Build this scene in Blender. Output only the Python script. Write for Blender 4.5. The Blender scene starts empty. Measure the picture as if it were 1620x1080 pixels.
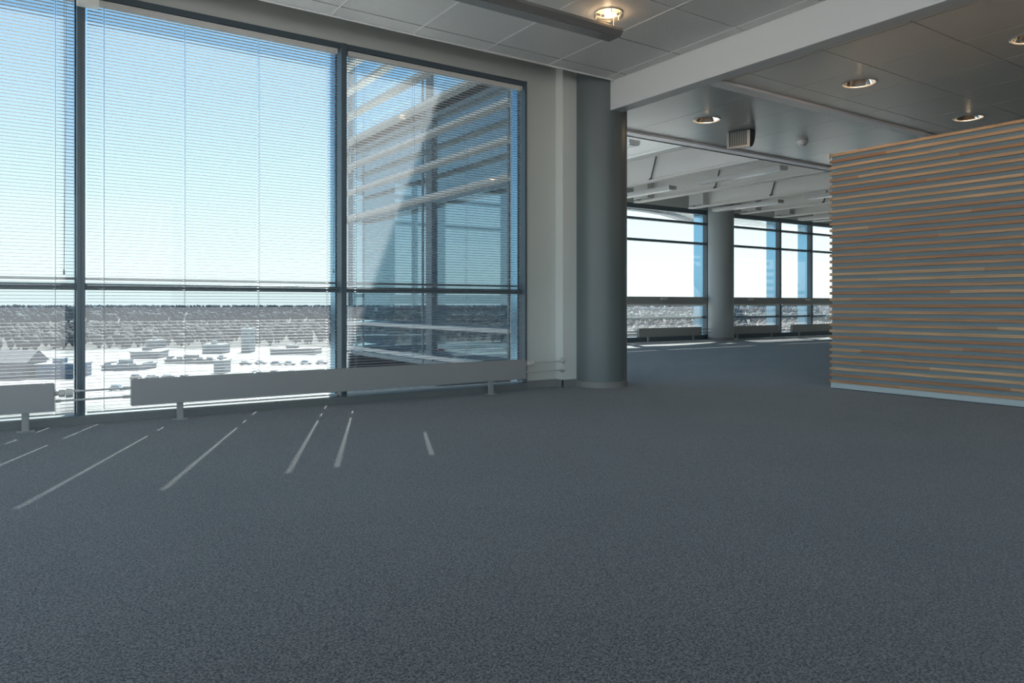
import bpy, math, random
from mathutils import Vector, Matrix
random.seed(7)
R = math.radians
SC = bpy.context.scene
COL = SC.collection

# ------------------------------------------------------------------ camera, light, exposure
F_PX, CX, HORIZON, EYE, YAW = 1158.0, 810.0, 482.0, 0.75, R(34.1)
cd = bpy.data.cameras.new('camera')
cam = bpy.data.objects.new('camera', cd); COL.objects.link(cam)
cam.location = (0, 0, EYE)
cam.rotation_euler = (R(90), 0, -YAW)
cd.sensor_width = 36; cd.lens = 36 * F_PX / 1620
cd.shift_y = -(540 - HORIZON) / 1620
cd.clip_start = 0.05; cd.clip_end = 30000
SC.camera = cam
SC.view_settings.view_transform = 'Standard'
SC.view_settings.look = 'None'
SC.view_settings.gamma = 1
SC.view_settings.use_curve_mapping = False
SC.view_settings.exposure = 2.0

SUN_EL, SUN_AZ = R(47.3), math.atan2(.409, .9126)       # azimuth from +Y towards +X
SUN_ENERGY, SKY_STRENGTH = 15.0, 0.105
HAZE = (.86, .91, .925)                                  # pale band of air along the horizon
w = bpy.data.worlds.new('world'); SC.world = w; w.use_nodes = True
wn = w.node_tree.nodes; wl = w.node_tree.links; wn.clear()
sky = wn.new('ShaderNodeTexSky'); sky.sky_type = 'NISHITA'
sky.sun_disc = False; sky.sun_elevation = SUN_EL; sky.sun_rotation = SUN_AZ
sky.altitude = 50; sky.air_density = 1.0; sky.dust_density = 0.6; sky.ozone_density = 1.0
bg = wn.new('ShaderNodeBackground'); bg.inputs[1].default_value = SKY_STRENGTH
wo = wn.new('ShaderNodeOutputWorld')
wtc = wn.new('ShaderNodeTexCoord'); wsp = wn.new('ShaderNodeSeparateXYZ'); wl.new(wtc.outputs['Generated'], wsp.inputs[0])
wr = wn.new('ShaderNodeMapRange'); wr.interpolation_type = 'SMOOTHSTEP'
wr.inputs['From Min'].default_value = -.02; wr.inputs['From Max'].default_value = .36
wr.inputs['To Min'].default_value = .90; wr.inputs['To Max'].default_value = 0
wl.new(wsp.outputs[2], wr.inputs['Value'])
wm = wn.new('ShaderNodeMix'); wm.data_type = 'RGBA'; wl.new(wr.outputs[0], wm.inputs[0]); 
wt = wn.new('ShaderNodeMix'); wt.data_type = 'RGBA'; wt.blend_type = 'MULTIPLY'; wt.inputs[0].default_value = 1; wt.inputs[7].default_value = (.66, 1.0, 1.10, 1)
wl.new(sky.outputs[0], wt.inputs[6]); wl.new(wt.outputs[2], wm.inputs[6])
wm.inputs[7].default_value = (HAZE[0] / SKY_STRENGTH, HAZE[1] / SKY_STRENGTH, HAZE[2] / SKY_STRENGTH, 1)
wl.new(wm.outputs[2], bg.inputs[0]); wl.new(bg.outputs[0], wo.inputs[0])
sl = bpy.data.lights.new('sun', 'SUN'); sl.energy = SUN_ENERGY; sl.angle = R(0.53); sl.color = (1, .96, .90)
sun = bpy.data.objects.new('sun', sl); COL.objects.link(sun)
to_sun = Vector((math.sin(SUN_AZ) * math.cos(SUN_EL), math.cos(SUN_AZ) * math.cos(SUN_EL), math.sin(SUN_EL)))
sun.rotation_euler = (-to_sun).to_track_quat('-Z', 'Y').to_euler()
sun.location = (10, 20, 30)

# ------------------------------------------------------------------ helpers
def ray(px, py):
    t = (px - CX) / F_PX; s, c = math.sin(YAW), math.cos(YAW)
    return Vector((s + t * c, c - t * s, (HORIZON - py) / F_PX))
def at_z(px, py, z):
    d = ray(px, py); return d * ((z - EYE) / d.z) + Vector((0, 0, EYE))
def at_y(px, py, y):
    d = ray(px, py); return d * (y / d.y) + Vector((0, 0, EYE))

def tag(o, label=None, cat=None, group=None, kind=None):
    if label: o['label'] = label
    if cat: o['category'] = cat
    if group: o['group'] = group
    if kind: o['kind'] = kind
    return o
def thing(name, label, cat, loc=(0, 0, 0), rz=0, group=None):
    o = bpy.data.objects.new(name, None); COL.objects.link(o)
    o.location = loc; o.rotation_euler = (0, 0, rz); o.empty_display_size = .1
    return tag(o, label, cat, group)
def copy_tree(o, parent=None):
    c = o.copy(); COL.objects.link(c); c.parent = parent
    for ch in list(o.children): copy_tree(ch, c)
    return c

class MB:
    def __init__(s): s.v = []; s.f = []; s.m = []
    def quad(s, pts, m=0):
        n = len(s.v); s.v += [tuple(p) for p in pts]; s.f.append(tuple(range(n, n + len(pts)))); s.m.append(m); return s
    def box(s, x0, x1, y0, y1, z0, z1, m=0):
        n = len(s.v)
        s.v += [(x0, y0, z0), (x1, y0, z0), (x1, y1, z0), (x0, y1, z0), (x0, y0, z1), (x1, y0, z1), (x1, y1, z1), (x0, y1, z1)]
        for q in ((0, 3, 2, 1), (4, 5, 6, 7), (0, 1, 5, 4), (1, 2, 6, 5), (2, 3, 7, 6), (3, 0, 4, 7)):
            s.f.append(tuple(n + i for i in q)); s.m.append(m)
        return s
    def tube(s, a, b, r, seg=16, r2=None, m=0, cap=True):
        a = Vector(a); b = Vector(b); r2 = r if r2 is None else r2
        d = (b - a).normalized(); u = d.orthogonal().normalized(); w_ = d.cross(u)
        n = len(s.v)
        for (p, rr) in ((a, r), (b, r2)):
            for i in range(seg):
                t = 2 * math.pi * i / seg
                s.v.append(tuple(p + u * (rr * math.cos(t)) + w_ * (rr * math.sin(t))))
        for i in range(seg):
            j = (i + 1) % seg; s.f.append((n + i, n + j, n + seg + j, n + seg + i)); s.m.append(m)
        if cap:
            s.f.append(tuple(n + i for i in reversed(range(seg)))); s.m.append(m)
            s.f.append(tuple(n + seg + i for i in range(seg))); s.m.append(m)
        return s
    def lathe(s, prof, cx, cy, seg=40, m=0):
        n = len(s.v); k = len(prof)
        for (r, z) in prof:
            for i in range(seg):
                t = 2 * math.pi * i / seg; s.v.append((cx + r * math.cos(t), cy + r * math.sin(t), z))
        for a in range(k - 1):
            for i in range(seg):
                j = (i + 1) % seg
                s.f.append((n + a * seg + i, n + a * seg + j, n + (a + 1) * seg + j, n + (a + 1) * seg + i)); s.m.append(m)
        return s
    def path(s, pts, r, seg=10, m=0):
        for a, b in zip(pts[:-1], pts[1:]): s.tube(a, b, r, seg, m=m)
        return s
    def prism_x(s, prof, x0, x1, m=0):       # profile of (y, z)
        n = len(s.v); k = len(prof)
        s.v += [(x0, y, z) for y, z in prof] + [(x1, y, z) for y, z in prof]
        for i in range(k):
            j = (i + 1) % k; s.f.append((n + i, n + j, n + k + j, n + k + i)); s.m.append(m)
        s.f.append(tuple(n + i for i in reversed(range(k)))); s.m.append(m)
        s.f.append(tuple(n + k + i for i in range(k))); s.m.append(m); return s
    def prism_y(s, prof, y0, y1, m=0):       # profile of (x, z)
        n = len(s.v); k = len(prof)
        s.v += [(x, y0, z) for x, z in prof] + [(x, y1, z) for x, z in prof]
        for i in range(k):
            j = (i + 1) % k; s.f.append((n + j, n + i, n + k + i, n + k + j)); s.m.append(m)
        s.f.append(tuple(n + i for i in range(k))); s.m.append(m)
        s.f.append(tuple(n + k + i for i in reversed(range(k)))); s.m.append(m); return s
    def plate_hole(s, x0, x1, y0, y1, z0, z1, cx, cy, r, m=0):
        angs = sorted(set([2 * math.pi * i / 48 for i in range(48)] +
                          [math.atan2(y - cy, x - cx) % (2 * math.pi) for x in (x0, x1) for y in (y0, y1)]))
        def outer(a):
            dx, dy = math.cos(a), math.sin(a); ts = []
            if dx > 1e-9: ts.append((x1 - cx) / dx)
            if dx < -1e-9: ts.append((x0 - cx) / dx)
            if dy > 1e-9: ts.append((y1 - cy) / dy)
            if dy < -1e-9: ts.append((y0 - cy) / dy)
            t = min(ts); return (cx + dx * t, cy + dy * t)
        k = len(angs); n = len(s.v)
        for z in (z0, z1):
            for a in angs: s.v.append((cx + r * math.cos(a), cy + r * math.sin(a), z))
            for a in angs: s.v.append(outer(a) + (z,))
        for i in range(k):
            j = (i + 1) % k
            s.f.append((n + i, n + j, n + k + j, n + k + i)); s.m.append(m)
            s.f.append((n + 2 * k + i, n + 3 * k + i, n + 3 * k + j, n + 2 * k + j)); s.m.append(m)
            s.f.append((n + k + i, n + k + j, n + 3 * k + j, n + 3 * k + i)); s.m.append(m)
            s.f.append((n + j, n + i, n + 2 * k + i, n + 2 * k + j)); s.m.append(m)
        return s
    def build(s, name, mats, parent=None, smooth=False, bevel=0, kind=None, off=None):
        me = bpy.data.meshes.new(name)
        o_ = off if off is not None else Vector((0, 0, 0))
        if parent is not None and off is None:
            p = parent
            while p is not None: o_ = o_ + p.location; p = p.parent
        me.from_pydata([(x - o_.x, y - o_.y, z - o_.z) for x, y, z in s.v], [], s.f)
        mats = mats if isinstance(mats, (list, tuple)) else [mats]
        for mt in mats: me.materials.append(mt)
        if len(mats) > 1: me.polygons.foreach_set('material_index', s.m)
        if smooth:
            me.polygons.foreach_set('use_smooth', [True] * len(me.polygons))
        me.update()
        o = bpy.data.objects.new(name, me); COL.objects.link(o)
        if parent is not None: o.parent = parent
        elif off is not None: o.location = off
        if bevel:
            b = o.modifiers.new('bevel', 'BEVEL'); b.width = bevel; b.segments = 2; b.limit_method = 'ANGLE'; b.angle_limit = R(40)
        if smooth:
            e = o.modifiers.new('edges', 'EDGE_SPLIT'); e.split_angle = R(38)
        if kind: o['kind'] = kind
        return o
def struct(name, mb, mat, smooth=False, bevel=0, parent=None):
    o = mb.build(name, mat, parent, smooth, bevel)
    if parent is None: o['kind'] = 'structure'
    return o
def sroot(name):
    o = bpy.data.objects.new(name, None); COL.objects.link(o); o['kind'] = 'structure'; return o

# ------------------------------------------------------------------ materials
def mat(name, col, rough=.6, metal=0, spec=.5, bump=0, bscale=200, var=0, vscale=3, emit=None, estr=0, coat=0):
    m = bpy.data.materials.new(name); m.use_nodes = True
    nt = m.node_tree; b = nt.nodes['Principled BSDF']
    b.inputs['Base Color'].default_value = (*col, 1); b.inputs['Roughness'].default_value = rough
    b.inputs['Metallic'].default_value = metal; b.inputs['Specular IOR Level'].default_value = spec
    b.inputs['Coat Weight'].default_value = coat; b.inputs['Coat Roughness'].default_value = .25
    tc = nt.nodes.new('ShaderNodeTexCoord')
    if var:
        n = nt.nodes.new('ShaderNodeTexNoise'); n.inputs['Scale'].default_value = vscale; n.inputs['Detail'].default_value = 5
        nt.links.new(tc.outputs['Object'], n.inputs['Vector'])
        mx = nt.nodes.new('ShaderNodeMix'); mx.data_type = 'RGBA'
        mx.inputs[6].default_value = (*[c * (1 - var) for c in col], 1); mx.inputs[7].default_value = (*[min(1, c * (1 + var)) for c in col], 1)
        nt.links.new(n.outputs[0], mx.inputs[0]); nt.links.new(mx.outputs[2], b.inputs['Base Color'])
    if bump:
        n = nt.nodes.new('ShaderNodeTexNoise'); n.inputs['Scale'].default_value = bscale; n.inputs['Detail'].default_value = 3
        nt.links.new(tc.outputs['Object'], n.inputs['Vector'])
        bp = nt.nodes.new('ShaderNodeBump'); bp.inputs['Strength'].default_value = bump; bp.inputs['Distance'].default_value = .002
        nt.links.new(n.outputs[0], bp.inputs['Height']); nt.links.new(bp.outputs[0], b.inputs['Normal'])
    if emit:
        b.inputs['Emission Color'].default_value = (*emit, 1); b.inputs['Emission Strength'].default_value = estr
    return m

def carpet_mat():
    m = mat('carpet', (.16, .165, .165), .95, spec=.15)
    nt = m.node_tree; b = nt.nodes['Principled BSDF']; L = nt.links
    b.inputs['Sheen Weight'].default_value = .28; b.inputs['Sheen Roughness'].default_value = .5; b.inputs['Sheen Tint'].default_value = (.9, .95, 1, 1)
    tc = nt.nodes.new('ShaderNodeTexCoord')
    v = nt.nodes.new('ShaderNodeTexVoronoi'); v.inputs['Scale'].default_value = 330
    n = nt.nodes.new('ShaderNodeTexNoise'); n.inputs['Scale'].default_value = 150; n.inputs['Detail'].default_value = 3; n.inputs['Roughness'].default_value = .7
    n2 = nt.nodes.new('ShaderNodeTexNoise'); n2.inputs['Scale'].default_value = 1.2; n2.inputs['Detail'].default_value = 4
    for q in (v, n, n2): L.new(tc.outputs['Object'], q.inputs['Vector'])
    r = nt.nodes.new('ShaderNodeValToRGB'); r.color_ramp.elements[0].position = .42; r.color_ramp.elements[1].position = .63
    r.color_ramp.elements[0].color = (.018, .0195, .0195, 1); r.color_ramp.elements[1].color = (.262, .255, .240, 1)
    a = nt.nodes.new('ShaderNodeMath'); a.operation = 'MULTIPLY_ADD'; a.inputs[1].default_value = .8
    sc2 = nt.nodes.new('ShaderNodeMath'); sc2.operation = 'MULTIPLY'; sc2.inputs[1].default_value = .24
    sepc = nt.nodes.new('ShaderNodeSeparateColor'); L.new(v.outputs['Color'], sepc.inputs[0])
    L.new(sepc.outputs[0], sc2.inputs[0]); L.new(n.outputs[0], a.inputs[0]); L.new(sc2.outputs[0], a.inputs[2]); L.new(a.outputs[0], r.inputs[0])
    mx = nt.nodes.new('ShaderNodeMix'); mx.data_type = 'RGBA'; mx.blend_type = 'MULTIPLY'; mx.inputs[0].default_value = .35
    L.new(r.outputs[0], mx.inputs[6]); L.new(n2.outputs[0], mx.inputs[7]); L.new(mx.outputs[2], b.inputs['Base Color'])
    bp = nt.nodes.new('ShaderNodeBump'); bp.inputs['Strength'].default_value = .6; bp.inputs['Distance'].default_value = .004
    L.new(a.outputs[0], bp.inputs['Height']); L.new(bp.outputs[0], b.inputs['Normal'])
    return m

def perforated_mat():
    m = mat('perforated_tile', (.55, .56, .56), .5, spec=.4)
    nt = m.node_tree; b = nt.nodes['Principled BSDF']; L = nt.links
    tc = nt.nodes.new('ShaderNodeTexCoord'); sp = nt.nodes.new('ShaderNodeSeparateXYZ'); L.new(tc.outputs['Object'], sp.inputs[0])
    sq = []
    for i in (0, 1):
        a = nt.nodes.new('ShaderNodeMath'); a.operation = 'MULTIPLY'; a.inputs[1].default_value = 1 / .0125; L.new(sp.outputs[i], a.inputs[0])
        fr = nt.nodes.new('ShaderNodeMath'); fr.operation = 'FRACT'; L.new(a.outputs[0], fr.inputs[0])
        su = nt.nodes.new('ShaderNodeMath'); su.operation = 'SUBTRACT'; su.inputs[1].default_value = .5; L.new(fr.outputs[0], su.inputs[0])
        p = nt.nodes.new('ShaderNodeMath'); p.operation = 'MULTIPLY'; L.new(su.outputs[0], p.inputs[0]); L.new(su.outputs[0], p.inputs[1]); sq.append(p)
    ad = nt.nodes.new('ShaderNodeMath'); ad.operation = 'ADD'; L.new(sq[0].outputs[0], ad.inputs[0]); L.new(sq[1].outputs[0], ad.inputs[1])
    lt = nt.nodes.new('ShaderNodeMath'); lt.operation = 'LESS_THAN'; lt.inputs[1].default_value = .065; L.new(ad.outputs[0], lt.inputs[0])
    mx = nt.nodes.new('ShaderNodeMix'); mx.data_type = 'RGBA'; mx.inputs[6].default_value = (.90, .90, .89, 1); mx.inputs[7].default_value = (.05, .05, .05, 1)
    L.new(lt.outputs[0], mx.inputs[0]); L.new(mx.outputs[2], b.inputs['Base Color'])
    return m

def glass_mat(name, tint, refl, dust, dustcol=(.9, .95, 1), gcol=(.95, 1, 1)):
    m = bpy.data.materials.new(name); m.use_nodes = True; nt = m.node_tree; nt.nodes.clear(); L = nt.links
    out = nt.nodes.new('ShaderNodeOutputMaterial')
    tr = nt.nodes.new('ShaderNodeBsdfTransparent'); tr.inputs[0].default_value = (*tint, 1)
    gl = nt.nodes.new('ShaderNodeBsdfGlossy'); gl.inputs['Roughness'].default_value = 0.0; gl.inputs[0].default_value = (*gcol, 1)
    lw = nt.nodes.new('ShaderNodeLayerWeight'); lw.inputs[0].default_value = .5
    pw = nt.nodes.new('ShaderNodeMath'); pw.operation = 'POWER'; pw.inputs[1].default_value = 5; L.new(lw.outputs['Facing'], pw.inputs[0])
    ma = nt.nodes.new('ShaderNodeMath'); ma.operation = 'MULTIPLY_ADD'; ma.inputs[1].default_value = .9; ma.inputs[2].default_value = refl; ma.use_clamp = True
    L.new(pw.outputs[0], ma.inputs[0])
    m1 = nt.nodes.new('ShaderNodeMixShader'); L.new(ma.outputs[0], m1.inputs[0]); L.new(tr.outputs[0], m1.inputs[1]); L.new(gl.outputs[0], m1.inputs[2])
    if dust:
        tl0 = nt.nodes.new('ShaderNodeBsdfTranslucent'); tl0.inputs[0].default_value = (*dustcol, 1)
        tl = tl0
        m2 = nt.nodes.new('ShaderNodeMixShader'); m2.inputs[0].default_value = dust
        L.new(m1.outputs[0], m2.inputs[1]); L.new(tl.outputs[0], m2.inputs[2]); L.new(m2.outputs[0], out.inputs[0])
    else: L.new(m1.outputs[0], out.inputs[0])
    return m

def batten_mat(pitch, z0):
    m = mat('oiled_timber', (.45, .22, .10), .45, spec=.4)
    nt = m.node_tree; b = nt.nodes['Principled BSDF']; L = nt.links
    tc = nt.nodes.new('ShaderNodeTexCoord'); sp = nt.nodes.new('ShaderNodeSeparateXYZ'); L.new(tc.outputs['Object'], sp.inputs[0])
    s1 = nt.nodes.new('ShaderNodeMath'); s1.operation = 'MULTIPLY_ADD'; s1.inputs[1].default_value = 1 / pitch; s1.inputs[2].default_value = -z0 / pitch
    L.new(sp.outputs[2], s1.inputs[0])
    fl = nt.nodes.new('ShaderNodeMath'); fl.operation = 'FLOOR'; L.new(s1.outputs[0], fl.inputs[0])
    sg = nt.nodes.new('ShaderNodeMath'); sg.operation = 'MULTIPLY_ADD'; sg.inputs[1].default_value = .45
    off = nt.nodes.new('ShaderNodeMath'); off.operation = 'MULTIPLY'; off.inputs[1].default_value = 1.37; L.new(fl.outputs[0], off.inputs[0])
    L.new(sp.outputs[1], sg.inputs[0]); L.new(off.outputs[0], sg.inputs[2])
    fl2 = nt.nodes.new('ShaderNodeMath'); fl2.operation = 'FLOOR'; L.new(sg.outputs[0], fl2.inputs[0])
    cb = nt.nodes.new('ShaderNodeCombineXYZ'); L.new(fl.outputs[0], cb.inputs[0]); L.new(fl2.outputs[0], cb.inputs[1])
    wn_ = nt.nodes.new('ShaderNodeTexWhiteNoise'); wn_.noise_dimensions = '3D'; L.new(cb.outputs[0], wn_.inputs[0])
    r = nt.nodes.new('ShaderNodeValToRGB'); r.color_ramp.elements[0].color = (.42, .20, .10, 1); r.color_ramp.elements[1].color = (.66, .43, .25, 1)
    L.new(wn_.outputs[0], r.inputs[0])
    mp = nt.nodes.new('ShaderNodeMapping'); mp.inputs['Scale'].default_value = (40, 2.2, 130); L.new(tc.outputs['Object'], mp.inputs[0])
    n = nt.nodes.new('ShaderNodeTexNoise'); n.inputs['Scale'].default_value = 1; n.inputs['Detail'].default_value = 6; L.new(mp.outputs[0], n.inputs[0])
    r2 = nt.nodes.new('ShaderNodeValToRGB'); r2.color_ramp.elements[0].color = (.62, .6, .58, 1); r2.color_ramp.elements[1].color = (1.15, 1.15, 1.15, 1)
    r2.color_ramp.elements[0].position = .3; r2.color_ramp.elements[1].position = .7; L.new(n.outputs[0], r2.inputs[0])
    mx = nt.nodes.new('ShaderNodeMix'); mx.data_type = 'RGBA'; mx.blend_type = 'MULTIPLY'; mx.inputs[0].default_value = 1
    L.new(r.outputs[0], mx.inputs[6]); L.new(r2.outputs[0], mx.inputs[7]); L.new(mx.outputs[2], b.inputs['Base Color'])
    return m

def ground_mat():
    m = mat('open_ground', (.3, .3, .3), .9)
    nt = m.node_tree; b = nt.nodes['Principled BSDF']; L = nt.links
    tc = nt.nodes.new('ShaderNodeTexCoord')
    n = nt.nodes.new('ShaderNodeTexNoise'); n.inputs['Scale'].default_value = .03; n.inputs['Detail'].default_value = 8; n.inputs['Roughness'].default_value = .65
    L.new(tc.outputs['Object'], n.inputs['Vector'])
    r = nt.nodes.new('ShaderNodeValToRGB'); e = r.color_ramp.elements
    e[0].position = .34; e[0].color = (.085, .08, .072, 1); e[1].position = .47; e[1].color = (.17, .16, .15, 1)
    x = e.new(.56); x.color = (.25, .24, .235, 1)
    L.new(n.outputs[0], r.inputs[0]); L.new(r.outputs[0], b.inputs['Base Color'])
    return m

M = dict(
    wall=mat('wall_paint', (.60, .63, .60), .7, var=.03, vscale=2, bump=.1),
    wallret=mat('wall_trim_paint', (.70, .73, .70), .5),
    carpet=carpet_mat(),
    base=mat('baseboard_vinyl', (.24, .25, .25), .5),
    frame=mat('window_frame_paint', (.09, .125, .15), .35, spec=.5),
    sill=mat('sill_paint', (.19, .205, .205), .4),
    farcol=mat('far_column_paint', (.34, .36, .36), .5),
    extframe=mat('facade_aluminium', (.16, .22, .26), .4),
    capmetal=mat('polished_cap', (.24, .46, .62), .14, metal=.95),
    clad=mat('facade_cladding', (.30, .42, .50), .5),
    glass=glass_mat('window_glass', (.215, .248, .256), .02, .016),
    sideglass=glass_mat('facade_glass', (.86, .95, 1), .26, 0, gcol=(.55, .85, 1)),
    farglass=glass_mat('far_window_glass', (.31, .345, .35), .02, .010),
    slat=mat('blind_slat', (.52, .52, .51), .4, spec=.5),
    slatw=mat('blind_rail', (.72, .72, .70), .4),
    cord=mat('blind_cord', (.30, .33, .36), .8),
    rad=mat('radiator_enamel', (.33, .335, .33), .4),
    grille=mat('radiator_grille', (.30, .31, .32), .4, metal=.3),
    pipe=mat('heating_pipe_paint', (.55, .56, .55), .35),
    valve=mat('valve_plastic', (.70, .69, .65), .4),
    column=mat('column_paint', (.13, .16, .165), .42, spec=.6, var=.04, vscale=1.5, coat=.0),
    colring=mat('column_base_ring', (.24, .24, .235), .4),
    beam=mat('beam_paint', (.66, .68, .68), .45, spec=.5),
    perf=perforated_mat(),
    lit_edge_trim=mat('ceiling_lit_edge_trim', (.92, .92, .92), .4),  # white joint strips painted as window-lit tile edges, also the ceiling's edge trim
    dark=mat('ceiling_gap', (.03, .03, .03), .8),
    metal=mat('soffit_metal', (.50, .50, .485), .27, metal=.35, spec=.6, var=.05, vscale=1.2),
    tile=mat('soffit_tile', (.82, .77, .69), .28, spec=.8, metal=.15),
    trim=mat('soffit_trim', (.95, .95, .94), .4),
    slab=mat('concrete_slab', (.72, .69, .65), .8, var=.05),
    tbeam=mat('ceiling_beam_paint', (.82, .81, .78), .6),
    lum=mat('luminaire_body', (.30, .30, .29), .35, metal=.4),
    lens=mat('luminaire_lens', (.30, .30, .30), .3),
    farlens=mat('far_lens', (.80, .80, .78), .3),
    farlum=mat('far_luminaire_body', (.62, .62, .60), .4),
    chrome=mat('reflector_metal', (.85, .84, .82), .12, metal=1),
    ring=mat('downlight_ring', (.60, .60, .60), .3, metal=.5),
    bulb=mat('warm_bulb', (1, .75, .45), .5, emit=(1, .57, .23), estr=.30),
    dimbulb=mat('soft_bulb', (1, .85, .7), .5, emit=(1, .72, .45), estr=.35),
    speaker=mat('grey_plastic', (.30, .32, .33), .45),
    spkdark=mat('dark_grille', (.06, .07, .07), .6),
    white=mat('white_plastic', (.72, .72, .70), .4),
    backing=mat('grey_felt', (.22, .285, .31), .9, bump=.3, bscale=400),
    plinth=mat('plinth_paint', (.50, .58, .60), .5),
    darkrod=mat('dark_rod', (.10, .10, .10), .5),
    fin=mat('fin_paint', (.62, .60, .57), .6),
    ground=ground_mat(),
)
PITCH, BZ0 = .0561, .052
M['wood'] = batten_mat(PITCH, BZ0 - .002)

# ------------------------------------------------------------------ room shell
WY = 5.35          # inner face of the window wall
FY = 10.80         # inner face of the far window wall
CZ = 2.76          # perforated ceiling
SZ = 2.53          # lowered soffit
TOP = 3.08         # underside of the structural slab
XL, YB, XR = -4.2, -4.5, 21.0

struct('floor', MB().box(XL, XR, YB, WY + .12, -.25, 0).box(4.3, XR, WY + .12, FY + .15, -.25, 0), M['carpet'])

wf = MB()
wf.box(XL, 3.772, WY, WY + .22, 2.742, TOP)                       # above the windows
wf.box(3.772, 4.11, WY, WY + .25, 0, TOP)
struct('wall_front', wf, M['wall'])
struct('trim_1', MB().box(4.11, 4.36, 5.25, WY + .25, 0, TOP), M['wallret'], bevel=.004)
bb = MB().box(3.772, 4.108, WY - .012, WY, 0, .07).box(4.098, 4.32, 5.238, 5.25, 0, .07).box(4.098, 4.11, 5.238, WY, 0, .07)
struct('baseboard_front', bb, M['base'], bevel=.002)
struct('wall_right', MB().box(XR, XR + .2, YB, FY + .2, 0, TOP), M['wall'])
struct('wall_left', MB().box(XL - .2, XL, YB, WY + .25, 0, .5).box(XL - .2, XL, YB, WY + .25, 2.74, TOP), M['wall'])

struct('wall_back', MB().box(XL, XR, YB - .2, YB, 0, .45).box(XL, XR, YB - .2, YB, 2.74, TOP).box(2.5, XR, YB - .2, YB, .45, 2.74), M['wall'])
# slab over everything
struct('trim_2', MB().box(XL, XR, YB, WY + .25, TOP, TOP + .25).box(4.3, XR, WY + .25, FY + .25, TOP, TOP + .25), M['slab'])

# perforated ceiling
EX, EY = 4.43, 4.908
ct = MB()
xs = [3.69 + .628 * k for k in range(2, -14, -1)]; ys = [4.735 - .622 * k for k in range(-1, 16)]
xs = sorted([x for x in xs if XL < x < EX] + [XL, EX]); ys = sorted([y for y in ys if YB < y < EY] + [YB, EY])
g = .005
LX, LY = 3.376, 3.80
for i in range(len(xs) - 1):
    for j in range(len(ys) - 1):
        a, b, c, d = xs[i] + g, xs[i + 1] - g, ys[j] + g + .002, ys[j + 1] - g - .002
        if b - a < .03 or d - c < .03: continue
        if a < LX < b and c < LY < d: ct.plate_hole(a, b, c, d, CZ, CZ + .02, LX, LY, .088)
        else: ct.box(a, b, c, d, CZ, CZ + .02)
ceil = struct('ceiling', ct, M['perf'])
rn = MB()
for x in xs[1:-1]: rn.box(x - .0045, x + .0045, YB, EY, CZ - .002, CZ + .012)  # bright strips in place of window light caught on tile edges
rn.box(XL, EX, EY - .004, EY + .012, CZ - .008, CZ + .03)
struct('ceiling_lit_edge_trim', rn, M['lit_edge_trim'], parent=ceil)
gp = MB()
for y in ys[1:-1]: gp.box(XL, EX, y - .012, y + .012, CZ + .013, CZ + .02)
struct('ceiling_gap', gp, M['dark'], parent=ceil)

# main beam
struct('trim_3', MB().box(EX, 4.57, YB, 4.965, 2.50, TOP).box(4.57, 4.60, YB, 4.965, SZ - .012, SZ + .05), M['beam'], bevel=.004)

# lowered soffit: metal part and tiled part
SX0, SX1, SYE, SYM = 4.60, 19.0, 5.50, 3.86
ms = MB(); x = 4.60
k = 0
while x < SX1:
    x2 = 5.22 if k == 0 else min(x + .66, SX1)
    a, b, c, d = x + .003, x2 - .003, SYM + .13, SYE
    if a < 5.45 < b: ms.plate_hole(a, b, c, d, SZ, SZ + .02, 5.50, 4.78, .118)
    else: ms.box(a, b, c, d, SZ, SZ + .02)
    x = x2; k += 1
struct('ceiling_soffit', ms, M['metal'])['kind'] = 'structure'
ts = MB(); txs = [4.60] + [4.68 + .625 * i for i in range(0, 24)] ; tys = sorted([SYM] + [3.64 - .62 * i for i in range(0, 14)])
DL = [(5.60, 3.30), (7.50, 3.33), (5.60, 2.09)]
for i in range(len(txs) - 1):
    for j in range(len(tys) - 1):
        a, b, c, d = txs[i] + .004, txs[i + 1] - .004, tys[j] + .004, tys[j + 1] - .004
        if d < YB: continue
        hole = [p for p in DL if a < p[0] < b and c < p[1] < d]
        if hole: ts.plate_hole(a, b, c, d, SZ, SZ + .02, hole[0][0], hole[0][1], .118)
        else: ts.box(a, b, c, d, SZ, SZ + .02)
struct('ceiling_tiles', ts, M['tile'])['kind'] = 'structure'
struct('trim_4', MB().box(4.60, SX1, SYM + .012, SYM + .128, SZ - .018, SZ + .03), M['trim'], bevel=.002)
struct('trim_5', MB().box(4.60, SX1, SYE + .006, SYE + .16, SZ - .022, SZ + .02).box(4.60, SX1, SYE + .12, SYE + .16, SZ - .022, TOP), M['trim'], bevel=.002)

# ------------------------------------------------------------------ near windows
def near_window(n, x0, x1):
    r = sroot('window_%d' % n)
    fr = MB()
    fr.box(x0 - .0, x0 + .022, WY - .02, WY + .09, .052, 2.742)
    fr.box(x1 - .022, x1, WY - .02, WY + .09, .052, 2.742)
    fr.box(x0, x1, WY - .012, WY + .09, 2.70, 2.742)
    fr.box(x0, x1, WY + .035, WY + .09, .845, .888)
    
    struct('window_frame', fr, M['frame'], parent=r, bevel=.002)
    struct('window_sill', MB().prism_x([(WY - .03, 0), (WY + .09, 0), (WY + .09, .052), (WY - .02, .052), (WY - .03, .042)], x0, x1), M['sill'], parent=r)
    struct('outer_cap', MB().box(x1 - .03, x1 + .03, WY + .09, WY + .19, -.1, 3.0), M['capmetal'], parent=r)
    struct('outer_ledge', MB().box(x0, x1, WY + .10, WY + .225, .912, .926), M['extframe'], parent=r)
    struct('pane', MB().quad([(x0 + .02, WY + .075, .05), (x1 - .02, WY + .075, .05), (x1 - .02, WY + .075, 2.70), (x0 + .02, WY + .075, 2.70)]), M['glass'], parent=r)
    return r
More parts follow.
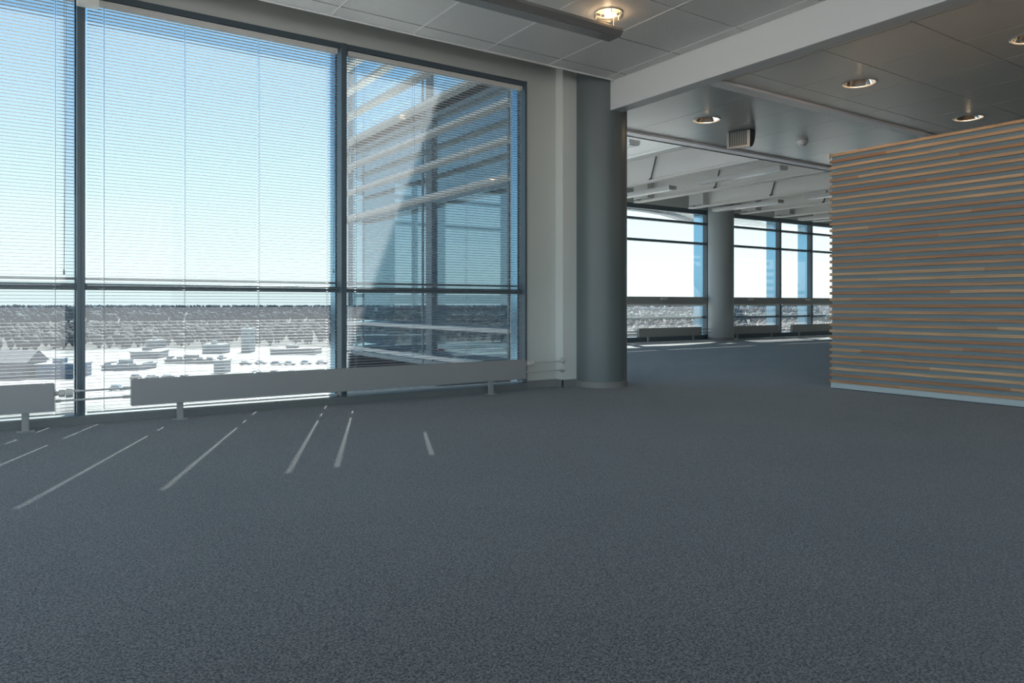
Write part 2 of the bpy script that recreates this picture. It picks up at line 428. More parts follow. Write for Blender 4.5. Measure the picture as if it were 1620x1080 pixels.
BAYS = [(-3.08, -1.372), (-1.372, .337), (.337, 2.066), (2.066, 3.772)]
near_window(1, -3.08, -1.372); near_window(2, -1.372, .337); near_window(3, .337, 2.066); near_window(4, 2.066, 3.772)

def blind(x0, x1, cords, zt, zb, yc, label, pitch=.0213, w=.025, lift=None, slotted=True):
    r = thing('venetian_blind', label, 'blind', ((x0 + x1) / 2, yc, zb), 0, None)
    hr = MB().box(x0, x1, yc - .018, yc + .018, zt - .038, zt)
    hr.box(x0 + .02, x1 - .02, yc - .021, yc - .018, zt - .012, zt - .004)
    hr.build('headrail', M['slatw'], r, bevel=.002)
    sl_ = MB(); n = int((zt - .05 - zb) / pitch)
    ycs = [-w / 2, -w / 2 + .0035, 0, w / 2 - .0035, w / 2]
    crown = .0024
    prof = [(y, crown * (1 - (2 * y / w) ** 2)) for y in ycs]
    st = [x0]
    for c in cords: st += [c - .0065, c + .0065]
    st.append(x1)
    for i in range(n):
        z = zb + .022 + i * pitch; base = len(sl_.v)
        dz = random.uniform(-.0006, .0006)
        for sx in st:
            for (y, h) in prof: sl_.v.append((sx, yc + y, z + h + dz))
        for a in range(len(st) - 1):
            slot = slotted and a % 2 == 1
            for b in range(4):
                if slot and b in (1, 2): continue
                p = base + a * 5 + b
                sl_.f.append((p, p + 5, p + 6, p + 1)); sl_.m.append(0)
    sl_.build('slats', M['slat'], r, smooth=False)
    for c in cords:
        cm = MB()
        for yy in (-w / 2 - .0012, w / 2 + .0012): cm.box(c - .0009, c + .0009, yc + yy - .0008, yc + yy + .0008, zb, zt - .02)
        cm.build('ladder_cord', M['cord'], r)
    MB().box(x0, x1, yc - .012, yc + .012, zb, zb + .012).build('bottom_rail', M['slatw'], r, bevel=.002)
    if lift:
        lx, lz = lift
        lc = MB().path([(lx, yc - .026, zt - .02), (lx + .003, yc - .026, (zt + lz) / 2), (lx, yc - .026, lz)], .0013, 6)
        lc.path([(lx + .012, yc - .026, zt - .02), (lx + .009, yc - .026, (zt + lz) / 2), (lx + .001, yc - .026, lz)], .0013, 6)
        o = lc.build('lift_cord', M['cord'], r)
        MB().lathe([(.0005, lz + .004), (.004, lz), (.006, lz - .03), (.0005, lz - .032)], lx, yc - .026, 12).build('tassel', M['cord'], o)
    return r
YBL = WY + .012
blind(-1.345, .300, [-1.24, -.76, -.28, .201], 2.695, .062, YBL, 'white venetian blind over the leftmost window, cord and tassel hanging at its right end', lift=(.245, .97))
blind(.372, 2.02, [.466, .947, 1.438, 1.945], 2.695, .062, YBL, 'wide white venetian blind over the middle window, open slats against plain sky', lift=(1.985, 1.02))
blind(2.10, 3.73, [2.17, 2.665, 3.16, 3.64], 2.695, .062, YBL, 'white venetian blind over the window beside the bare wall and pipes', lift=(3.70, 1.05))

# ------------------------------------------------------------------ radiators and pipes
def radiator(x0, x1, y, z0, z1, feet, label, deep=.07, valve=None):
    r = thing('radiator', label, 'radiator', ((x0 + x1) / 2, y, 0), 0, None)
    b = MB().box(x0, x1, y - deep / 2, y - deep / 2 + .006, z0, z1)
    b.box(x0, x1, y + deep / 2 - .006, y + deep / 2, z0, z1)
    b.box(x0, x0 + .006, y - deep / 2, y + deep / 2, z0, z1).box(x1 - .006, x1, y - deep / 2, y + deep / 2, z0, z1)
    b.box(x0 + .006, x1 - .006, y - deep / 2 + .006, y + deep / 2 - .006, z0 + .02, z1 - .03)
    b.build('radiator_body', M['rad'], r, bevel=.003)
    gr = MB(); n = int((x1 - x0) / .012)
    for i in range(n):
        gx = x0 + .008 + i * (x1 - x0 - .016) / n
        gr.box(gx, gx + .004, y - deep / 2 + .006, y + deep / 2 - .006, z1 - .012, z1 - .002)
    gr.build('top_grille', M['grille'], r)
    for fx in feet:
        MB().box(fx - .019, fx + .019, y - .012, y + .018, .004, z0 + .03).build('radiator_leg', M['rad'], r, bevel=.003)
        MB().box(fx - .045, fx + .045, y - .03, y + .03, 0, .005).build('foot_plate', M['rad'], r)
    if valve:
        vx, vz, s = valve
        v = MB().tube((vx, y, vz), (vx + s * .022, y, vz), .013, 16).tube((vx + s * .022, y, vz), (vx + s * .05, y, vz), .022, 20).tube((vx + s * .05, y, vz), (vx + s * .055, y, vz), .022, 20, .019)
        v.tube((vx + s * .058, y, vz), (vx + s * .095, y, vz), .026, 20, .024)
        v.build('thermostat_valve', M['valve'], r, smooth=True)
    return r
RY = 5.19
radiator(-2.9, .190, RY, .112, .278, [-2.6, .044], 'grey convector radiator cut off by the left edge, thermostat valve at its end', valve=(.190, .215, 1))
radiator(.600, 3.640, RY, .112, .278, [.888, 3.30], 'long grey low convector radiator running under the middle and right near windows', valve=(3.64, .242, 1))
pp = thing('heating_pipes', 'pair of thin heating pipes bridging the gap between the two near radiators', 'pipe', (.40, RY, 0))
for z, xa in ((.170, .192), (.224, .289)):
    MB().tube((xa, RY, z), (.598, RY, z), .0065, 12).build('pipe', M['pipe'], pp, smooth=True)
    MB().tube((xa + .002, RY, z), (xa + .03, RY, z), .010, 12).build('coupling', M['pipe'], pp, smooth=True)
    MB().tube((.555, RY, z), (.596, RY, z), .011, 6).build('coupling', M['pipe'], pp, smooth=True)
pp = thing('heating_pipes', 'pair of thin white pipes from the radiator end to round flanges on the wall', 'pipe', (3.88, RY, 0))
for z, xa in ((.166, 3.643), (.244, 3.740)):
    MB().tube((xa, RY, z), (4.03, RY, z), .006, 12).tube((4.03, RY, z), (4.103, 5.245, z), .006, 12).build('pipe', M['pipe'], pp, smooth=True)
    MB().tube((4.098, 5.24, z), (4.108, 5.248, z), .026, 24, .03).tube((4.07, 5.218, z), (4.098, 5.24, z), .012, 20, .024).build('wall_flange', M['white'], pp, smooth=True)

# ------------------------------------------------------------------ round columns
def column(cx, cy, r, label, mt, ztop=TOP):
    t = thing('round_column', label, 'column', (cx, cy, 0))
    MB().lathe([(r, .055), (r, ztop)], cx, cy, 72).build('shaft', mt, t, smooth=True)
    MB().lathe([(r * .9, 0), (r + .008, 0), (r + .008, .05), (r + .001, .055), (r * .9, .056)], cx, cy, 72).build('base_ring', M['colring'], t, smooth=True)
column(4.512, 5.195, .247, 'thick dark blue-green round column between the wall and the open doorway to the far hall', M['column'])
column(12.55, 10.52, .27, 'round grey column standing in front of the far window wall', M['farcol'])

# ------------------------------------------------------------------ ceiling lights, near room
def downlight(cx, cy, z, r, label, warm, hang=False):
    t = thing('downlight', label, 'ceiling light', (cx, cy, z))
    MB().lathe([(r * .97, z + .012), (r * .97, z - .003), (r * 1.04, z - .007), (r * 1.14, z - .001), (r * 1.14, z + .001)], cx, cy, 48).build('trim_ring', M['ring'], t, smooth=True)
    MB().lathe([(r * .95, z + .0), (r * .86, z + .03), (r * .66, z + .062), (r * .42, z + .085), (.001, z + .09)], cx, cy, 48).build('reflector', M['chrome'], t, smooth=True)
    if hang: MB().lathe([(.001, z + .004), (r * .5, z + .008), (r * .9, z + .02), (r * .9, z + .024)], cx, cy, 40).build('glowing_diffuser', M['bulb'], t, smooth=True)
    else: MB().lathe([(.001, z + .028), (r * .2, z + .030), (r * .26, z + .045), (r * .22, z + .07), (r * .15, z + .085)], cx - r * .25, cy, 20).build('bulb', M['dimbulb'], t, smooth=True)
    if hang:
        MB().lathe([(r * 1.16, z - .026), (r * 1.16, z - .022), (r * .94, z - .022), (r * .94, z - .026), (r * 1.16, z - .026)], cx, cy, 48).build('glass_ring', M['glassring'], t, smooth=True)
        for a in (0, 2.09, 4.19):
            px, py = cx + r * 1.05 * math.cos(a), cy + r * 1.05 * math.sin(a)
            MB().tube((px, py, z - .03), (px, py, z), .004, 10).build('stud', M['chrome'], t)
    l = bpy.data.lights.new('lamp_light', 'POINT'); l.energy = .35 if hang else .6; l.color = (1, .68, .40); l.shadow_soft_size = .03
    lo = bpy.data.objects.new('lamp_light', l); COL.objects.link(lo); lo.parent = t; lo.location = (0, 0, -.03 if hang else .012)
M['glassring'] = glass_mat('clear_ring', (.85, .88, .86), .12, 0)
downlight(LX, LY, CZ, .088, 'warm glowing downlight with a clear glass ring in the perforated ceiling', True, True)
downlight(5.50, 4.78, SZ, .118, 'recessed downlight in the smooth metal soffit beside the grille speaker', False)
downlight(5.60, 3.30, SZ, .118, 'recessed downlight in the tiled soffit nearest the beam and the white strip', False)
downlight(7.50, 3.33, SZ, .118, 'recessed downlight right above the top of the timber slat partition', False)
downlight(5.60, 2.09, SZ, .118, 'recessed downlight at the right edge of the photo, cut by the frame', True)

lm = thing('pendant_luminaire', 'long dark grey linear luminaire hanging under the perforated ceiling', 'ceiling light', (2.7, 3.82, 2.62))
MB().prism_x([(3.885, 2.600), (3.885, 2.655), (3.745, 2.655), (3.735, 2.63), (3.765, 2.600)], 1.90, 3.455).build('luminaire_body', M['lum'], lm, bevel=.002)
MB().box(1.95, 3.30, 3.785, 3.868, 2.594, 2.600).build('diffuser', M['lens'], lm, bevel=.001)
for x in (2.1, 3.43): MB().tube((x, 3.81, 2.655), (x, 3.81, CZ), .0012, 6).build('suspension_wire', M['ring'], lm)

br = MB().box(.300, .415, 5.06, 5.14, 2.555, 2.76)
tag(br.build('ceiling_bracket', M['white'], bevel=.003), 'small white box bracket hanging at the top of the leftmost window mullion', 'bracket')

# speaker and smoke detector on the metal soffit
sp = thing('ceiling_speaker', 'grey grilled box speaker with a curved back hanging from the metal soffit', 'speaker', (6.17, 4.90, SZ), R(-72))
O = Vector((0, 0, 0))
prof = [(-.085, 0), (-.095, -.175)] + [(-.08 + .15 * math.sin(R(90) * i / 8), -.185 + .185 * (1 - math.cos(R(90) * i / 8))) for i in range(9)]
MB().prism_x(prof, -.115, .115).build('speaker_housing', M['spkdark'], sp, bevel=.003, off=O)
fr = MB()
fr.box(-.12, .12, -.108, -.088, -.188, -.165).box(-.12, -.098, -.106, -.088, -.165, -.02).box(.09, .12, -.106, -.088, -.165, -.02)
fr.build('front_frame', M['grille'], sp, bevel=.002, off=O)
MB().box(-.098, .09, -.098, -.09, -.165, -.02).build('grille_backing', M['column'], sp, off=O)
gr = MB()
for i in range(8): gr.box(-.090 + i * .0235, -.084 + i * .0235, -.101, -.098, -.165, -.02)
gr.build('front_grille', M['spkdark'], sp, off=O)
sx, sy = 7.08, 4.82
sd = thing('smoke_detector', 'small white round smoke detector on the metal soffit', 'smoke detector', (sx, sy, SZ))
MB().lathe([(.001, SZ), (.055, SZ), (.057, SZ - .02), (.05, SZ - .026)], sx, sy, 32).build('detector_base', M['white'], sd, smooth=True)
MB().lathe([(.05, SZ - .026), (.046, SZ - .04), (.02, SZ - .055), (.001, SZ - .056)], sx, sy, 32).build('detector_head', M['white'], sd, smooth=True)

# ------------------------------------------------------------------ timber slat partition
PX0, PYE = 6.055, 3.850
pt = thing('timber_slat_partition', 'low partition wall faced with horizontal orange timber battens over grey backing', 'partition', (PX0 + .08, 1.0, 0))
MB().box(PX0 + .016, PX0 + .15, -3.0, PYE - .014, .055, 2.085).build('backing_panel', M['backing'], pt)
MB().box(PX0 + .012, PX0 + .15, -3.0, PYE - .004, .006, .054).build('plinth', M['plinth'], pt, bevel=.002)
MB().box(PX0 + .03, PX0 + .14, -3.0, PYE - .02, 0, .008).build('shadow_gap', M['dark'], pt)
bt = MB(); nb = 37
for i in range(nb):
    z = BZ0 + .004 + i * PITCH
    bt.box(PX0, PX0 + .018, -3.0, PYE, z, z + .024).box(PX0 + .15, PX0 + .168, -3.0, PYE, z, z + .024)
    bt.box(PX0 + .018, PX0 + .15, PYE - .014, PYE, z, z + .024)
bt.build('battens', M['wood'], pt, bevel=.0015)
MB().box(PX0 + .016, PX0 + .15, -3.0, PYE - .014, 2.085, 2.092).build('top_cap', M['backing'], pt)
MB().prism_y([(PX0 + .0, 2.101), (PX0 + .12, 2.101), (PX0 + .12, 2.115), (PX0 + .0, 2.104)], 3.60, PYE + .012).prism_y([(PX0 + .05, 2.101), (PX0 + .14, 2.101), (PX0 + .14, 2.13)], 3.42, 3.60).box(PX0 - .004, PX0 + .02, PYE + .002, PYE + .014, 2.06, 2.115).build('top_clip', M['white'], pt)

# ------------------------------------------------------------------ far hall window wall
MX = [4.33, 7.36, 9.90, 12.44, 14.98, 16.22, 18.7, 21.0]
def far_window(n, x0, x1):
    r = sroot('window_%d' % n)
    fr = MB()
    for x in (x0, x1 - .03): fr.box(x, x + .03, FY - .02, FY + .10, .0, 2.80)
    fr.box(x0, x1, FY, FY + .08, 2.70, 2.80)
    fr.box(x0, x1, FY - .01, FY + .08, 2.475, 2.525).box(x0, x1, FY - .01, FY + .08, 2.045, 2.095).box(x0, x1, FY + .02, FY + .08, .455, .50)
    fr.box(x0, x1, FY + .02, FY + .08, .87, .92).box(x0, x1, FY - .03, FY + .08, 0, .10)
    struct('window_frame', fr, M['frame'], parent=r, bevel=.003)
    struct('outer_fin', MB().box(x1 - .03, x1 + .03, FY + .10, FY + .36, -.3, 3.0), M['capmetal'], parent=r)
    struct('pane', MB().quad([(x0 + .02, FY + .06, .1), (x1 - .02, FY + .06, .1), (x1 - .02, FY + .06, 2.72), (x0 + .02, FY + .06, 2.72)]), M['farglass'], parent=r)
for i in range(len(MX) - 1): far_window(5 + i, MX[i], MX[i + 1])
struct('wall_far', MB().box(4.3, XR, FY, FY + .2, 2.80, TOP), M['wall'])

tk = thing('cable_trunking', 'grey cable trunking running along the far window wall', 'trunking', (15, FY - .06, .76))
MB().box(4.9, XR, FY - .10, FY - .035, .765, .915).build('trunking_body', M['rad'], tk, bevel=.004)
for px, wid in ((1050, .18), (1062, .16), (1187, .2), (1278, .2)):
    p = at_y(px, 474, FY - .10)
    MB().box(p.x - wid / 2, p.x + wid / 2, FY - .115, FY - .10, .855, .895).build('socket_plate', M['white'] if px != 1062 else M['speaker'], tk, bevel=.002)

BLL = ['low venetian blind under the trunking, left of the far column', 'low venetian blind under the trunking, just right of the far column', 'low venetian blind in the narrow far window bay', 'low venetian blind in the far window beside the timber partition']
for (x0, x1, lb) in ((9.96, 12.38, BLL[0]), (12.50, 14.92, BLL[1]), (15.04, 16.16, BLL[2]), (16.28, 18.6, BLL[3])):
    blind(x0, x1, [x0 + .2, (x0 + x1) / 2, x1 - .2], .765, .13, FY + .005 - .02, lb, pitch=.027, w=.02, slotted=False)

FRY = FY - .25
x = [at_y(p, 500, FRY - .03).x for p in (1011, 1110, 1157, 1232, 1254)]
radiator(x[0], x[1], FRY, .11, .285, [x[0] + .28, x[1] - .22], 'grey radiator under the far window, left of the far column', valve=(x[0], .22, -1))
radiator(x[2], x[3], FRY, .11, .285, [x[2] + .25, x[3] - .22], 'grey radiator under the far window, just right of the far column')
radiator(x[4], x[4] + 2.0, FRY, .11, .285, [x[4] + .3, x[4] + 1.7], 'grey radiator at the far windows, partly hidden by the timber partition')
fp = thing('heating_pipes', 'pair of dark pipes running into the radiator left of the far column', 'pipe', (8, FRY, 0))
for z, dx in ((.165, .003), (.225, .10)): MB().tube((6.0, FRY, z), (x[0] - dx, FRY, z), .008, 10).build('pipe', M['grille'], fp)
fp = thing('heating_pipes', 'pair of dark pipes between the two radiators right of the far column', 'pipe', (x[3] + .2, FRY, 0))
for z in (.17, .235): MB().tube((x[3] + .002, FRY, z), (x[4] - .002, FRY, z), .008, 10).build('pipe', M['grille'], fp)
fp = thing('heating_pipes', 'pair of dark pipes passing behind the far column', 'pipe', (x[1] + .2, FRY, 0))
for z in (.17, .235): MB().tube((x[1] + .002, FRY + .02, z), (x[2] - .002, FRY + .02, z), .008, 10).build('pipe', M['grille'], fp)

# far ceiling: white beams with a flange, luminaires between them
BXS = [6.8, 8.3, 9.8, 11.3, 12.9, 14.05, 15.5, 17.0]
names = ['nearest of the white ceiling beams in the far hall, right behind the round column', 'second white ceiling beam of the far hall from the near column', 'third white ceiling beam of the far hall, its end left of the far column', 'white ceiling beam of the far hall ending just left of the far column top', 'white ceiling beam of the far hall ending just right of the far column', 'white ceiling beam of the far hall ending above the narrow window bay', 'white ceiling beam of the far hall ending near the partition edge', 'rearmost white ceiling beam of the far hall, mostly behind the partition']
for x, nm in zip(BXS, names):
    b = thing('ceiling_beam', nm, 'beam', (x, 7.9, 2.69))
    MB().box(x - .02, x + .02, 5.7, 10.25, 2.715, TOP).build('web', M['tbeam'], b)
    MB().box(x - .07, x + .07, 5.7, 10.25, 2.69, 2.715).build('flange', M['tbeam'], b, bevel=.003)
    eb = MB().box(x - .19, x - .02, 9.75, 9.765, 2.715, TOP - .02).box(x - .19, x - .02, 10.10, 10.115, 2.715, TOP - .02).box(x - .19, x - .18, 9.765, 10.10, 2.72, TOP - .05)
    eb.build('end_bracket', M['farlum'], b)
    MB().tube((x - .05, 8.3, 2.715), (x - .05, 8.18, 3.06), .011, 10).tube((x - .07, 8.30, 2.72), (x - .01, 8.30, 2.72), .018, 10).build('brace_rod', M['darkrod'], b)
LN = {6.05: 'row nearest the round column', 8.9: 'middle row', 11.75: 'row by the far column', 14.6: 'row beside the partition'}
for X, rn_ in LN.items():
    for (a, b_, seg) in ((6.35, 7.9, 'nearer'), (8.45, 10.0, 'window-side')):
        t = thing('linear_luminaire', 'white linear luminaire in the far hall, %s unit of the %s' % (seg, rn_), 'ceiling light', (X, (a + b_) / 2, 2.66))
        MB().prism_y([(X - .09, 2.665), (X - .075, 2.64), (X + .075, 2.64), (X + .09, 2.665), (X + .09, 2.70), (X - .09, 2.70)], a, b_).build('luminaire_body', M['farlum'], t, bevel=.002)
        MB().box(X - .06, X + .06, a + .03, b_ - .03, 2.634, 2.64).build('diffuser', M['farlens'], t)
        for yy in (a + .2, b_ - .2): MB().tube((X, yy, 2.70), (X, yy, TOP), .0015, 6).build('suspension_wire', M['ring'], t)

# ------------------------------------------------------------------ outside: the wing's side facade and its sunshade
SXW = 4.30
r = sroot('window_12')
fr = MB()
for (yy, hw) in ((5.66, .04), (10.9, .03)): fr.box(SXW - .01, SXW + .10, yy - hw, yy + hw, -3.0, 5.75)
for zz in (.02, 2.05, 2.50, 3.10, 3.3, 5.7): fr.box(SXW - .01, SXW + .06, 5.62, 10.96, zz - .03, zz + .03)
fr.box(SXW, SXW + .06, 5.62, 10.96, 3.08, 3.33).box(SXW, SXW + .06, 5.62, 10.96, -.25, .02)
struct('window_frame', fr, M['extframe'], parent=r)
struct('facade_post', MB().box(SXW - .006, SXW + .02, 8.13, 8.29, -3.0, 5.75), M['extframe'], parent=r)
struct('pane', MB().quad([(SXW + .02, 5.66, .02), (SXW + .02, 10.9, .02), (SXW + .02, 10.9, 5.7), (SXW + .02, 5.66, 5.7)]), M['sideglass'], parent=r)
struct('trim_6', MB().box(SXW - .05, 15, 5.62, 11.0, 5.74, 5.87).box(9.0, 9.2, 5.6, 11.0, 3.33, 5.74), M['slab'])
struct('trim_8', MB().box(4.50, 5.03, FY - .02, FY - .005, .1, 2.78), M['clad'])
struct('trim_9', MB().box(5.60, 5.95, FY - .02, FY - .005, .1, 2.78).box(5.33, 5.44, FY - .02, FY - .005, .1, 2.78).box(7.06, 7.33, FY - .02, FY - .005, .1, 2.78), M['clad'])
struct('trim_7', MB().box(SXW - .02, 20, 5.62, 10.95, -3.6, -.25).box(XL, SXW, YB, 5.62, -3.6, -.25), M['extframe'])
ss = thing('facade_sunshade', 'rack of long pale horizontal louvre blades outside the right-hand near window', 'sunshade', (4.2, 8.5, 0))
zz = [.115, .475] + [2.03 + .378 * i for i in range(10)]
for z in zz:
    MB().prism_y([(4.05, z - .012), (4.05, z + .034), (4.07, z + .036), (4.18, z + .012), (4.18, z - .012)], 6.06, 10.95).build('louvre_blade', M['fin'], ss, bevel=.004)
for y in (6.3, 8.24, 10.6):
    MB().box(4.215, 4.235, y - .015, y + .015, .0, 5.6).build('louvre_bracket', M['extframe'], ss)

# curved eave outside the far windows
ev = thing('curved_eave', 'curved louvred eave outside the far windows', 'eave', (12, 11.5, 2.9))
pts = [at_z(px, py, 2.92) for px, py in ((940, 321), (992, 324), (1017, 327), (1051, 333), (1080, 342), (1117, 353), (1150, 366))]
em = MB()
for a, b in zip(pts[:-1], pts[1:]):
    n = (b - a).normalized().cross(Vector((0, 0, 1))) * .10
    q = [a - n, b - n, b + n, a + n]; lo = [(p.x, p.y, 2.82) for p in q]; hi = [(p.x, p.y, 2.99) for p in q]
    em.quad(list(reversed(lo))).quad(hi)
    for i in range(4): em.quad([lo[i], lo[(i + 1) % 4], hi[(i + 1) % 4], hi[i]])
em.build('eave_beam', M['frame'], ev)
lv = MB()
for i in range(6): lv.box(4.5, 22, FY + .40 + i * .095, FY + .40 + i * .095 + .088, 2.88, 2.892)
for i in range(10):
    y = FY + .75 + i * .14
    x1_ = max([p.x for p in pts if True]); xs_ = [p for p in pts]
    xa = None
    for a, b in zip(pts[:-1], pts[1:]):
        if min(a.y, b.y) <= y <= max(a.y, b.y): xa = a.x + (b.x - a.x) * (y - a.y) / (b.y - a.y + 1e-9)
    if xa is not None: lv.box(xa, xa + 3.5, y, y + .06, 2.90, 2.91)
lv.build('eave_louvres', M['farlum'], ev)

# ------------------------------------------------------------------ landscape below
GZ = -22.0
gm = MB(); n = 64
gm.quad([(9000 * math.cos(2 * math.pi * i / n), 9000 * math.sin(2 * math.pi * i / n), GZ) for i in range(n)])
tag(gm.build('ground', M['ground'], kind='structure'))
gm = MB(); k = 96; jit = [random.uniform(-25, 25) for _ in range(k)]
for i in range(k):
    a, b = 2 * math.pi * i / k, 2 * math.pi * (i + 1) / k; ra, rb = 425 + jit[i], 425 + jit[(i + 1) % k]
    gm.quad([(ra * math.cos(a), ra * math.sin(a), GZ + .12), (8900 * math.cos(a), 8900 * math.sin(a), GZ + .12), (8900 * math.cos(b), 8900 * math.sin(b), GZ + .12), (rb * math.cos(b), rb * math.sin(b), GZ + .12)])
tag(gm.build('woodland_ground', mat('forest_floor', (.085, .08, .075), .95, spec=.1, var=.4, vscale=.03), kind='structure'))
def gpt(px, py, mirror=False):
    p = at_z(px, py, GZ)
    return Vector((2 * (SXW + .02) - p.x, p.y, GZ)) if mirror else p
MT = dict(far=mat('far_forest', (.06, .095, .12), .95, spec=.1, var=.3, vscale=.01),  # bluish haze of distance mixed into the far belt's colour
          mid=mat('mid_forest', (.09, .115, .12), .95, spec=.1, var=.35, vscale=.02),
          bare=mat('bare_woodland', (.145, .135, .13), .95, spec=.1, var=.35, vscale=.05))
FOOT = []
def wood_belt(name, label, mt, n, dmin, dmax, h0, h1, az0=-65, az1=100, conifer=.5, dense=None):
    m = MB()
    for i in range(n):
        a = R(random.uniform(az0, az1)); d = math.sqrt(random.uniform(dmin ** 2, dmax ** 2))
        x_, y_ = d * math.sin(a), d * math.cos(a); h = random.uniform(h0, h1); r_ = h * random.uniform(.22, .38)
        if any((x_ - fx) ** 2 + (y_ - fy) ** 2 < (fr_ + r_) ** 2 for fx, fy, fr_ in FOOT): continue
        if random.random() < conifer:
            m.tube((x_, y_, GZ), (x_, y_, GZ + h), r_, 6, r_ * .1, cap=False)
        else:
            m.lathe([(r_ * .15, GZ), (r_ * .8, GZ + h * .35), (r_, GZ + h * .6), (r_ * .7, GZ + h * .88), (.05, GZ + h)], x_, y_, 6)
    o = m.build(name, mt); return tag(o, label, 'trees', None, 'stuff')
BM = {}
def bmat(c):
    if c not in BM: BM[c] = mat('building_paint_%d' % len(BM), tuple(.7 * q for q in c), .7, var=.06, vscale=.2)
    return BM[c]
BM_GLASS = mat('building_glass', (.10, .16, .20), .15, spec=.8)
def building(px, py, wd, dp, ht, col, label, roofcol=(.42, .42, .42), mirror=False, gable=False, rz=None, win=True):
    p = gpt(px, py, mirror); rz = (-YAW + random.uniform(-.3, .3)) if rz is None else rz
    t = thing('building', label, 'building', (p.x, p.y, GZ), rz)
    FOOT.append((p.x - math.sin(rz) * dp / 2, p.y + math.cos(rz) * dp / 2, math.hypot(wd, dp) / 2 + 3))
    O = Vector((0, 0, 0))
    MB().box(-wd / 2, wd / 2, 0, dp, 0, ht).build('walls', bmat(col), t, off=O)
    if gable:
        e = .6
        MB().prism_x([(-e, ht), (dp + e, ht), (dp / 2, ht + dp * .3)], -wd / 2 - e, wd / 2 + e).build('roof', bmat(roofcol), t, off=O)
    else:
        MB().box(-wd / 2 - .3, wd / 2 + .3, -.3, dp + .3, ht, ht + .5).box(-wd * .2, wd * .05, dp * .3, dp * .6, ht + .5, ht + 2).build('roof', bmat(roofcol), t, off=O)
    if win:
        nf = max(1, int(ht / 3.3)); m = MB()
        for f in range(nf):
            z0 = 1.0 + f * 3.3; k = max(1, int(wd / 3.4))
            for i in range(k):
                x_ = -wd / 2 + (i + .5) * wd / k; hw = min(1.2, wd / k * .36)
                MB().box(x_ - hw, x_ + hw, -.06, .02, z0, z0 + 1.6).build('window', BM_GLASS, t, off=O)
            MB().box(-wd / 2 - .05, -wd / 2 + .02, dp * .2, dp * .8, z0, z0 + 1.5).build('window', BM_GLASS, t, off=O)
            MB().box(wd / 2 - .02, wd / 2 + .05, dp * .2, dp * .8, z0, z0 + 1.5).build('window', BM_GLASS, t, off=O)
    return t
def pxb(px, py, pw, ph, dp, *a, **k):          # width and height given as they look from the room
    m_per_px = (EYE - GZ) / (py - HORIZON)
    return building(px, py, pw * m_per_px, dp, ph * m_per_px, *a, **k)
pxb(8, 600, 62, 26, 12, (.20, .19, .20), 'dark gabled shed far below the leftmost window', (.10, .10, .11), gable=True, rz=-.5)
pxb(88, 598, 62, 20, 10, (.10, .22, .36), 'blue block beside the leftmost mullion, far below', (.24, .32, .40), rz=-.5)
pxb(190, 586, 60, 7, 12, (.16, .24, .27), 'long low teal-grey shed near the left side of the middle window', (.20, .27, .29), rz=-.62)
pxb(228, 567, 42, 9, 12, (.24, .28, .28), 'low grey warehouse beyond the parked cars', (.30, .33, .33), rz=-.5)
pxb(238, 551, 16, 12, 10, (.34, .42, .43), 'pale narrow block behind the low grey warehouse', (.42, .44, .44))
pxb(336, 559, 32, 13, 9, (.26, .38, .40), 'small teal-grey block in the middle of the open ground', (.36, .40, .40), rz=-.6)
pxb(346, 590, 16, 18, 6, (.22, .34, .38), 'little teal kiosk just above the long radiator', (.30, .36, .38), rz=-.6)
pxb(388, 557, 13, 36, 8, (.36, .48, .48), 'slim pale teal tower block right of the middle of the wide window', (.40, .44, .44), rz=-.6)
pxb(462, 561, 70, 8, 12, (.40, .40, .38), 'low flat-roofed hall near the right end of the middle window', (.26, .26, .26), rz=-.62)
pxb(300, 575, 80, 5, 10, (.34, .34, .33), 'very low flat shed behind the parked cars', (.24, .25, .25), rz=-.62)
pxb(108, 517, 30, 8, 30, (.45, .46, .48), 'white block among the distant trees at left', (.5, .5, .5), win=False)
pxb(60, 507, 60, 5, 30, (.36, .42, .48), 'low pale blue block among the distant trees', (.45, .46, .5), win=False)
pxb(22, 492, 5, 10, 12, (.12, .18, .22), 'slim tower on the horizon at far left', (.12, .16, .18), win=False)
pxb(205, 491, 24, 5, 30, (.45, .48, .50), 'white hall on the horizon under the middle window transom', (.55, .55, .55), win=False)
# city mirrored in the wing's glass (stands to the west)
pxb(612, 500, 30, 14, 40, (.50, .48, .48), 'white apartment block west of the building, seen as a reflection', (.5, .5, .5), mirror=True, rz=.3)
pxb(620, 556, 110, 24, 16, (.14, .26, .30), 'long blue glass office west of the building, seen as a reflection', (.33, .33, .31), mirror=True, rz=.35)
pxb(697, 512, 20, 26, 16, (.13, .19, .21), 'dark tower block west of the building, seen as a reflection', (.2, .2, .2), mirror=True, rz=.35)
pxb(697, 572, 38, 12, 10, (.42, .09, .07), 'red low shed west of the building, seen as a reflection', (.42, .10, .08), mirror=True, rz=.4)
pxb(765, 508, 90, 10, 30, (.42, .42, .39), 'pale slab block west of the building, seen as a reflection', (.42, .42, .42), mirror=True, rz=.35)
pxb(645, 577, 40, 6, 14, (.42, .40, .38), 'pale low roof west of the building, seen as a reflection', (.40, .40, .40), mirror=True, rz=.35)
# beyond the far hall
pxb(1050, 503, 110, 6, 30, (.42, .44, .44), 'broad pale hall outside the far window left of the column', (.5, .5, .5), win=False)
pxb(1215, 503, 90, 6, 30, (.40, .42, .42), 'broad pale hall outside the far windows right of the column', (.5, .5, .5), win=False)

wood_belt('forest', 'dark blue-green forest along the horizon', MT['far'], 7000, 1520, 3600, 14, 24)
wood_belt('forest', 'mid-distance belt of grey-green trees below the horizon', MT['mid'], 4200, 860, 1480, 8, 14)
wood_belt('woodland', 'brownish bare woodland nearer than the forest', MT['bare'], 6500, 430, 820, 4, 8, conifer=0)

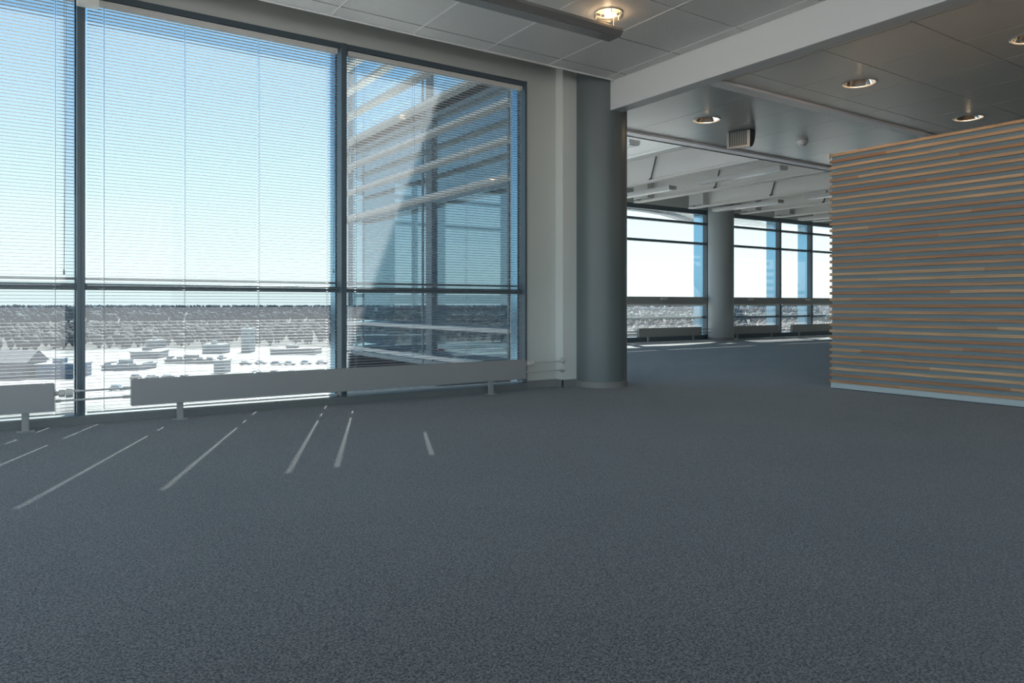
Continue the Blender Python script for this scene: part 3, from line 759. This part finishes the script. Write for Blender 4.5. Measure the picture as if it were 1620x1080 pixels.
rd = MB()
for pts_ in ([(-330, 620), (-120, 250), (-60, 120)], [(-120, 250), (120, 330), (400, 420)]):
    for (xa, ya), (xb, yb) in zip(pts_[:-1], pts_[1:]):
        d = Vector((xb - xa, yb - ya, 0)).normalized(); nn = Vector((-d.y, d.x, 0)) * 5
        rd.quad([(xa - nn.x, ya - nn.y, GZ + .06), (xb - nn.x, yb - nn.y, GZ + .06), (xb + nn.x, yb + nn.y, GZ + .06), (xa + nn.x, ya + nn.y, GZ + .06)])
tag(rd.build('road', mat('asphalt', (.17, .17, .17), .9), kind='structure'))

def car_proto(col, label):
    t = thing('parked_car', label, 'car', (0, 0, GZ)); O = Vector((0, 0, 0))
    MB().prism_y([(-2.2, .3), (2.2, .3), (2.25, .75), (1.3, .9), (-2.1, .95), (-2.25, .6)], -.88, .88).build('car_body', bmat(col), t, off=O, bevel=.05)
    MB().prism_y([(-1.7, .93), (.95, .9), (.35, 1.42), (-1.3, 1.45)], -.8, .8).build('cabin', BM_GLASS, t, off=O, bevel=.05)
    for x_ in (-1.35, 1.4):
        for y_ in (-.85, .85): MB().tube((x_, y_ - .1, .32), (x_, y_ + .1, .32), .32, 12).build('wheel', M['darkrod'], t, off=O)
    return t
cols = [((.10, .10, .11), 'dark'), ((.45, .45, .46), 'silver'), ((.06, .12, .25), 'blue'), ((.6, .6, .6), 'white')]
protos = [car_proto(c, '') for c, _ in cols]; used = [False] * 4
i = 0
rows = [(150, 500, 618, 9, 'nearest row'), (380, 520, 592, 5, 'second row by the kiosk'), (390, 530, 577, 6, 'third row from the windows'), (215, 320, 600, 4, 'short middle row'), (20, 110, 624, 3, 'row under the leftmost window')]
for ri, (pa, pb, py, nn, rname) in enumerate(rows):
    for k in range(nn):
        if random.random() < .12: continue
        px = pa + (pb - pa) * (k + random.uniform(-.1, .1)) / nn
        p = gpt(px, py + random.uniform(-1, 1)); ci = random.choice([0, 0, 1, 2, 3])
        o = protos[ci] if not used[ci] else copy_tree(protos[ci]); used[ci] = True
        o.location = (p.x, p.y, GZ + .02); o.rotation_euler.z = -YAW + R(90) * (ri % 2) + random.uniform(-.1, .1)
        o['label'] = '%s car far below on the pale lot, %s' % (cols[ci][1], rname); o['category'] = 'car'; o['group'] = '%s cars of the %s' % (cols[ci][1], rname)
